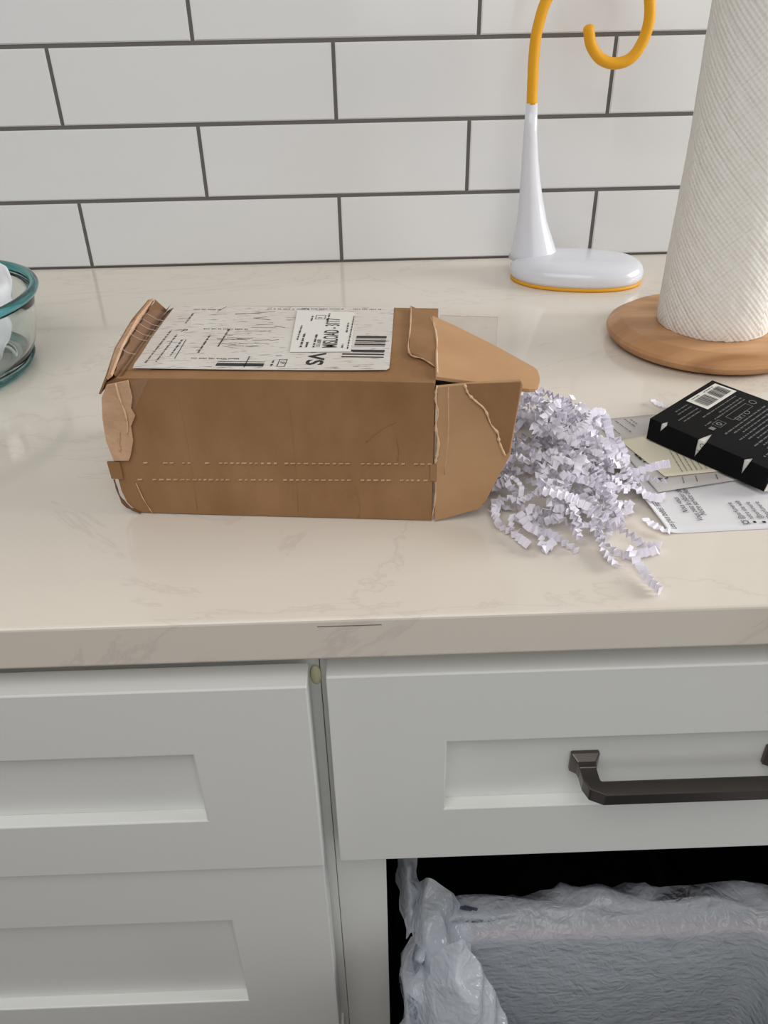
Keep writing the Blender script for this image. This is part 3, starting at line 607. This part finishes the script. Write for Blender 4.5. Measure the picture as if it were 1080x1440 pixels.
# ------------------------------------------------------------------ glass bowl
gb = empty('glass_bowl', (-.380, -.310, 0)); tag(gb, 'clear glass mixing bowl with a teal rim at the left edge of the countertop', 'bowl')
bp_ = [(.0004, .004), (.070, .004), (.082, .0055), (.0895, .0120), (.0950, .0225), (.0990, .0380), (.1010, .0520), (.1025, .0615), (.1028, .0636), (.1055, .0636), (.1062, .0615), (.1047, .0520), (.1025, .0380), (.0985, .0220), (.0930, .0110), (.0870, .0030), (.0850, .0006), (.0790, .0006), (.076, .0018), (.0004, .0018)]
lathe('bowl_body', bp_, (-.380, -.310, 0), M_glass, gb, 128)
lathe('bowl_rim', [(.1045, .0645), (.1075, .0642), (.1105, .0655), (.1118, .0685), (.1108, .0712), (.1075, .0722), (.1048, .0712), (.1036, .0685), (.1045, .0645)], (-.380, -.310, 0), M_rim, gb, 128)['label'] = 'teal tinted glass rim'
lathe('bowl_foot', [(.0875, .0004), (.0890, .0004), (.0920, .0040), (.0945, .0080), (.0935, .0085), (.0905, .0050), (.0875, .0004)], (-.380, -.310, 0), M_rim, gb, 128)
def tissue(name, seed, rows, label):
    o = sheet(name, rows, M_tissue, None, .011, 60, seed, 8, solid=.0003); tag(o, label, 'tissue', None); return o
tissue('crumpled_tissue', 3, [[(-.330, -.345, .012), (-.310, -.350, .018), (-.297, -.340, .022)], [(-.335, -.325, .040), (-.308, -.328, .034), (-.292, -.320, .036)], [(-.325, -.300, .058), (-.306, -.300, .060), (-.291, -.302, .056)], [(-.318, -.278, .078), (-.302, -.280, .088), (-.292, -.288, .072)]], 'white crumpled tissue sticking up inside the glass bowl')
tissue('crumpled_tissue', 9, [[(-.400, -.340, .010), (-.370, -.345, .012), (-.340, -.355, .016)], [(-.405, -.330, .050), (-.370, -.335, .045), (-.338, -.350, .030)], [(-.400, -.290, .070), (-.370, -.285, .080), (-.345, -.300, .060)]], 'white crumpled tissue lying low against the front of the glass bowl')

# ------------------------------------------------------------------ printed papers
def quadsheet(name, c, m, label, cat, lift, curl=None, nx=72, ny=16):
    """c: front-left, front-right, back-right, back-left on the counter"""
    V = []; F = []
    for j in range(ny + 1):
        for i in range(nx + 1):
            u, v = i / nx, j / ny
            p = Vector(c[0]).lerp(Vector(c[1]), u).lerp(Vector(c[3]).lerp(Vector(c[2]), u), v); z = lift + (curl(u, v) if curl else 0)
            V.append((p.x, p.y, z))
    for j in range(ny):
        for i in range(nx): k = j * (nx + 1) + i; F.append((k, k + 1, k + nx + 2, k + nx + 1))
    o = mesh(name, V, F, m, None, smooth=True, solid=.0003, off=1); tag(o, label, cat); return o
la = quadsheet('leaflet', [(.1990, -.5912), (.3050, -.5870), (.3150, -.470), (.1760, -.470)], M_leaf, 'white printed leaflet with a curled left edge, lowest of the papers', 'leaflet', .0003,
               lambda u, v: .0075 * math.exp(-((u / .038) ** 2)) * (.15 + .85 * math.sin(min(1, v * 1.4) * math.pi / 2)))
lb = quadsheet('leaflet', [(.2056, -.5466), (.2653, -.5337), (.2950, -.4250), (.1905, -.4395)], M_leaf2, 'greyish printed leaflet between the cream card and the white leaflet', 'leaflet', .0016, lambda u, v: .0012 * (1 - v))
lcd = quadsheet('card', [(.2157, -.5290), (.2665, -.5225), (.2600, -.4560), (.1992, -.4747)], M_cream, 'cream card tucked under the black carton', 'card', .0032, lambda u, v: .0006 * (1 - v))
PI2 = math.pi / 2
q = Print((.2030, -.5870, .0011), Vector((1, 0, 0)), Vector((0, 1, 0)))
ang = math.radians(97)
q.text('Les plus belles marques', .2045, -.5865, .0066, ang, .82, .35); q.text('Chacun des parfums', .2002, -.5640, .0066, ang, .82, .35)
q2 = Print((0, 0, .0015), Vector((1, 0, 0)), Vector((0, 1, 0)))
for tx, x, y in (('Les plus belles marques', .2048, -.5875), ('Chacun des parfums', .1999, -.5665), ('Nous vous', .2185, -.5700), ('Vous avez le plaisir de', .2245, -.5795), ('Notre service client', .2285, -.5735)):
    q2.text(tx, x, y, .0058, math.radians(94), .72, .3)
for tx, x in (('@parfumerie', .2507), ('notre site web', .2565), ('@parfumerie', .2625), ('@parfumerie', .2685)):
    q2.text(tx, x, -.5790, .0050, math.radians(94), .72)
q2.ring(.2495, -.5826, .0018, .0005); q2.frame(.2473, -.5848, .2517, -.5804, .0003)
q2.rect(.2543, -.5835, .2562, -.5815); q2.rect(.2600, -.5838, .2622, -.5818)
q2.build('leaflet_print', M_ink, la)
q3 = Print((0, 0, .0033), Vector((1, 0, 0)), Vector((0, 1, 0)))
q3.text('ELY', .2040, -.4960, .0105, math.radians(-75), .9, 0, bold=.0002); q3.text('A.', .2140, -.5360, .0105, math.radians(60), .9)
q3.words(.2045, -.4450, .020, .0016, math.radians(-70), 5); q3.words(.2120, -.4420, .014, .0016, math.radians(-70), 6); q3.words(.2165, -.4430, .010, .0016, math.radians(-70), 7)
q3.words(.2260, -.5370, .008, .0011, math.radians(80), 8); q3.words(.2355, -.5355, .007, .0011, math.radians(80), 9); q3.words(.1965, -.4460, .022, .0012, math.radians(-75), 9)
q3.words(.2500, -.5335, .007, .0011, math.radians(80), 10)
q3.build('leaflet_print', M_ink, lb)
q4_ = Print((0, 0, .0044), Vector((1, 0, 0)), Vector((0, 1, 0)))
for i in range(9): q4_.words(.2290 + i * .0036, -.5240 + i * .0006, .030 - i * .001, .0010, math.radians(88), 40 + i)
q4_.build('card_print', M_inkgrey, lcd)

# ------------------------------------------------------------------ black carton with diamond cut-outs
K0 = Vector((.2190, -.4762, .0046)); E1 = Vector((.58, -.815, 0)).normalized() ; E2 = Vector((.74, .67, 0)).normalized(); HH = .0160
LE, LD = .0935, .0915
bc = empty('black_carton', K0 + E1 * .045 + E2 * .045); tag(bc, 'flat black carton with diamond cut-outs and barcode lying on the papers', 'carton')
def K(a, b, h): return K0 + E1 * a + E2 * b + ZU * h
# cut-outs straddle the fold: (left, right, apex along fold, apex depth on top, apex along fold, apex height on front)
DI = [(.0098, .0142, .0112, .0062, .0078, .0066), (.0400, .0462, .0430, .0150, .0395, .0008), (.0752, .0796, .0785, .0062, .0757, .0046)]
def strip_with_diamonds(flip, ext, pick):
    V = []; F = []; xs = [(0.0, 0.0, 0.0)]
    for d in DI:
        ax, ad = pick(d); xs += [(d[0], 0.0, d[0]), (ax, ad, (d[0] + d[1]) / 2), (d[1], 0.0, d[1])]
    xs.append((LE, 0.0, LE))
    for x, d, xe in xs: V.append(flip(x, d)); V.append(flip(xe, ext))
    for i in range(len(xs) - 1): F.append((2 * i, 2 * i + 1, 2 * i + 3, 2 * i + 2))
    return V, F
V, F = strip_with_diamonds(lambda x, d: K(x, d, HH), LD, lambda d: (d[2], d[3]))
mesh('top_face', V, F, M_blackc, bc, solid=.0005, off=0)
V, F = strip_with_diamonds(lambda x, d: K(x, -.0003, HH - d), HH, lambda d: (d[4], HH - d[5]))
mesh('front_face', V, F, M_blackc, bc, solid=.0005, off=0)
for nm, pts in (('end_face', [K(0, 0, 0), K(0, LD, 0), K(0, LD, HH), K(0, 0, HH)]), ('back_face', [K(0, LD, 0), K(LE, LD, 0), K(LE, LD, HH), K(0, LD, HH)]), ('bottom_face', [K(0, 0, 0), K(LE, 0, 0), K(LE, LD, 0), K(0, LD, 0)])):
    poly(nm, pts, M_blackc, bc, .0005)
poly('inner_tray', [K(.0006, .0009, HH - .0008), K(LE - .001, .0009, HH - .0008), K(LE - .001, LD - .002, HH - .0008), K(.0006, LD - .002, HH - .0008)], M_white, bc, .0005)['label'] = 'white inner tray seen through the cut-outs'
poly('inner_tray', [K(.0006, .0007, .001), K(LE - .001, .0007, .001), K(LE - .001, .0007, HH - .0010), K(.0006, .0007, HH - .0010)], M_white, bc, .0004)
poly('end_flap', [K(LE, 0, 0), K(LE + .002, .004, HH), K(LE + .016, .026, HH * .6), K(LE + .012, .020, 0)], M_white, bc, .0005)['label'] = 'white inside of the open end flap'
EX = E1; EY = E2
k1 = Print(K(0, 0, HH + .0006), EY, EX)    # u runs away from the fold, v along the fold
stc = poly('barcode_sticker', [K(*p, HH + .0005) for p in ((.0040, .0440), (.0045, .0875), (.0230, .0880), (.0225, .0440))], M_white, bc, .0001, off=1)
k0 = Print(K(0, 0, HH + .0010), EY, EX); rr = random.Random(4); u = .0475
while u < .0845:
    w = rr.choice((.0004, .0007, .0011)); k0.rect(u, .0085, u + w, .0205) if not (.064 < u < .0665) else None; u += w + rr.choice((.0005, .0008))
k0.words(.048, .0065, .012, .0014, 0, 2); k0.words(.066, .0065, .014, .0014, 0, 3); k0.build('barcode_print', M_ink, bc)
for i, (v, u0, L_) in enumerate(((.0080, .022, .018), (.0115, .020, .020), (.0165, .012, .028), (.0200, .014, .024), (.0265, .030, .050), (.0310, .046, .034), (.0340, .020, .010), (.0340, .034, .046))): k1.words(u0, v, L_, .0016, 0, 60 + i)
k1.frame(.0430, .0375, .0740, .0440, .0004); k1.text('EKI.O', .0450, .0432, .0062, 0, 1.3); 
k1.ring(.0800, .0405, .0030, .0007); k1.frame(.0255, .0360, .0350, .0430, .0004); k1.ring(.0300, .0396, .0022, .0010); k1.rect(.0180, .0375, .0225, .0415)
for i in range(11):
    v = .0500 + i * .0037
    k1.words(.020 + (i % 3) * .006 - (i > 7) * .008, v, .062 - (i % 4) * .006, .0017, 0, 80 + i)
k1.build('carton_print', M_gprint, bc)
k2 = Print(K(.0445, .0003, 0), E1, ZU * 1.0); k2.text('G', -.003, .0105, .005, 0); k2.text('7', -.004, .0045, .005, 0); k2.build('tray_print', M_ink, bc)

# ------------------------------------------------------------------ crinkled paper shreds
def shred(path, w=.0046, amp=.0018, pitch=.0020, seed=0, tw=1.2, flat=False):
    P = spline(path, 16); L = [0]
    for i in range(1, len(P)): L.append(L[-1] + (P[i] - P[i - 1]).length)
    n = max(3, int(L[-1] / pitch)); r = random.Random(seed); V = []; F = []; j = 0
    ph = r.uniform(0, 6.28); rot = r.uniform(-tw, tw) / max(n, 1) * 3
    for k in range(n + 1):
        d = L[-1] * k / n
        while j < len(L) - 2 and L[j + 1] < d: j += 1
        t = (d - L[j]) / max(L[j + 1] - L[j], 1e-9); p = P[j].lerp(P[j + 1], t); tan = (P[j + 1] - P[j]).normalized()
        up = ZU if abs(tan.z) < .9 else Vector((1, 0, 0)); side = tan.cross(up).normalized(); nn = side.cross(tan).normalized(); a = ph + rot * k + .25 * r.uniform(-1, 1)
        if flat: a = .2 * math.sin(k)
        b = side * math.cos(a) + nn * math.sin(a); c = nn * math.cos(a) - side * math.sin(a)
        o_ = c * amp * (1 if k % 2 else -1) * r.uniform(.6, 1.2) * (.35 if flat else 1) + tan * r.uniform(-.3, .3) * pitch
        V += [p + o_ - b * w / 2, p + o_ + b * w / 2]
    F = [(2 * k, 2 * k + 1, 2 * k + 3, 2 * k + 2) for k in range(n)]
    zmin = min(v.z for v in V)
    if zmin < .0006: V = [v + ZU * (.0006 - zmin) for v in V]
    return V, F
SG = 'white crinkled paper shreds spilled beside the box'
def add_shred(path, label, seed, **kw):
    V, F = shred(path, seed=seed, **kw)
    o = mesh('paper_shred', V, F, M_shred, None, solid=.00018, off=0); tag(o, label, 'paper shred', SG); return o
OUT = [
 ([(.1538, -.5957, .012), (.1522, -.5998, .006), (.1528, -.6123, .003), (.1567, -.6263, .003)], 'crinkled paper shred curving down from the heap, left of the frontmost shred'),
 ([(.1656, -.6155, .008), (.1691, -.6282, .004), (.1714, -.6402, .003), (.1746, -.6504, .003)], 'crinkled paper shred lying nearest the front edge of the countertop'),
 ([(.1504, -.5962, .014), (.1627, -.5992, .012), (.1721, -.6058, .008), (.1777, -.6078, .004), (.1884, -.607, .003)], 'crinkled paper shred stretching right below the curled leaflet corner'),
 ([(.1007, -.5477, .02), (.1075, -.5517, .02), (.1107, -.5622, .02), (.1093, -.5693, .016)], 'smooth curled paper shred hooking out beside the box flap'),
 ([(.0956, -.5571, .006), (.0941, -.5809, .004), (.1023, -.5907, .003), (.1099, -.6044, .003)], 'crinkled paper shred at the far lower left of the heap'),
 ([(.1052, -.5837, .015), (.1113, -.5936, .01), (.1241, -.5961, .006), (.1331, -.6055, .004), (.1375, -.6094, .003)], 'tightly pleated paper shred along the front of the heap'),
 ([(.1344, -.5663, .03), (.1522, -.5609, .022), (.1651, -.559, .014), (.1808, -.5532, .012), (.194, -.5466, .014), (.2075, -.5494, .012)], 'long pleated paper shred reaching from the heap across the leaflets'),
 ([(.1798, -.5422, .014), (.1931, -.5408, .016), (.2026, -.5392, .018), (.2116, -.5394, .02)], 'pleated paper shred lying over the corner of the cream card'),
 ([(.1408, -.5501, .045), (.155, -.5317, .045), (.164, -.5139, .045), (.1752, -.5025, .04), (.1789, -.5085, .03), (.1801, -.5204, .02)], 'paper shred arching in an open loop at the upper right of the heap'),
 ([(.1863, -.5779, .004), (.1884, -.585, .005), (.1934, -.5908, .004), (.1983, -.5933, .004)], 'flat paper shred lying along the curled edge of the leaflet'),
 ([(.1178, -.5837, .03), (.134, -.5894, .028), (.1478, -.5896, .02), (.1565, -.5936, .012)], 'pleated paper shred draped over the front middle of the heap'),
 ([(.0966, -.5528, .03), (.1087, -.5398, .03), (.1168, -.5529, .032), (.1248, -.5495, .035)], 'paper shred bent over at the left of the heap near the box'),
 ([(.0914, -.568, .004), (.1017, -.5626, .012), (.1084, -.5702, .014), (.124, -.5681, .02), (.1426, -.5649, .02)], 'pleated paper shred running right from below the box flap'),
 ([(.1489, -.5912, .008), (.1584, -.6105, .003), (.1646, -.6157, .003), (.1848, -.6118, .003)], 'broad pleated paper shred lying on the counter in front of the heap'),
 ([(.1797, -.5357, .02), (.1896, -.5557, .01), (.2009, -.5597, .006), (.2045, -.5557, .006)], 'paper shred with a folded end resting on the leaflet print'),
 ([(.2429, -.4089, .003), (.2460, -.4160, .003), (.2498, -.4234, .003)], 'small paper shred behind the black carton'),
]
for i, (p, l) in enumerate(OUT): add_shred(p, l, 100 + i, flat=(i in (3, 9, 15)), w=.0054 if i not in (3,) else .0034)
rs = random.Random(21)
def heap_h(x, y):
    u = (x - .141) / .051; v = (y + .515) / .090; d = u * u + v * v
    return max(0, .046 * (1 - d) ** .6) if d < 1 else 0
made = 0
def zone(x, y, z):
    if y > -.470: return 'white crinkled paper shred at the back of the heap, behind its crown'
    if y < -.565: return 'white crinkled paper shred in the low front part of the heap'
    if x < .118: return 'white crinkled paper shred in the heap right against the box flap'
    if x > .170: return 'white crinkled paper shred in the heap on the side of the leaflets'
    return 'white crinkled paper shred tangled in the middle of the heap'
while made < 175:
    x = rs.uniform(.088, .192); y = rs.uniform(-.605, -.425)
    h = heap_h(x, y)
    if h <= .004: continue
    z = h * rs.uniform(.25, 1.0); a = rs.uniform(0, 6.28); pts = []; px, py, pz = x, y, z
    for k in range(rs.randint(3, 5)):
        hh = heap_h(px, py); pts.append((px, py, max(.004, min(pz, hh + .004))))
        a += rs.uniform(-1.1, 1.1); st_ = rs.uniform(.008, .014); px += math.cos(a) * st_; py += math.sin(a) * st_; pz += rs.uniform(-.010, .010)
        if heap_h(px, py) <= .002: a += 2.2; px, py = pts[-1][0] + math.cos(a) * st_, pts[-1][1] + math.sin(a) * st_
    add_shred(pts, zone(x, y, z), 300 + made, amp=rs.uniform(.0012, .0024), w=rs.uniform(.0034, .0052), pitch=rs.uniform(.0016,.0024), tw=2.5); made += 1
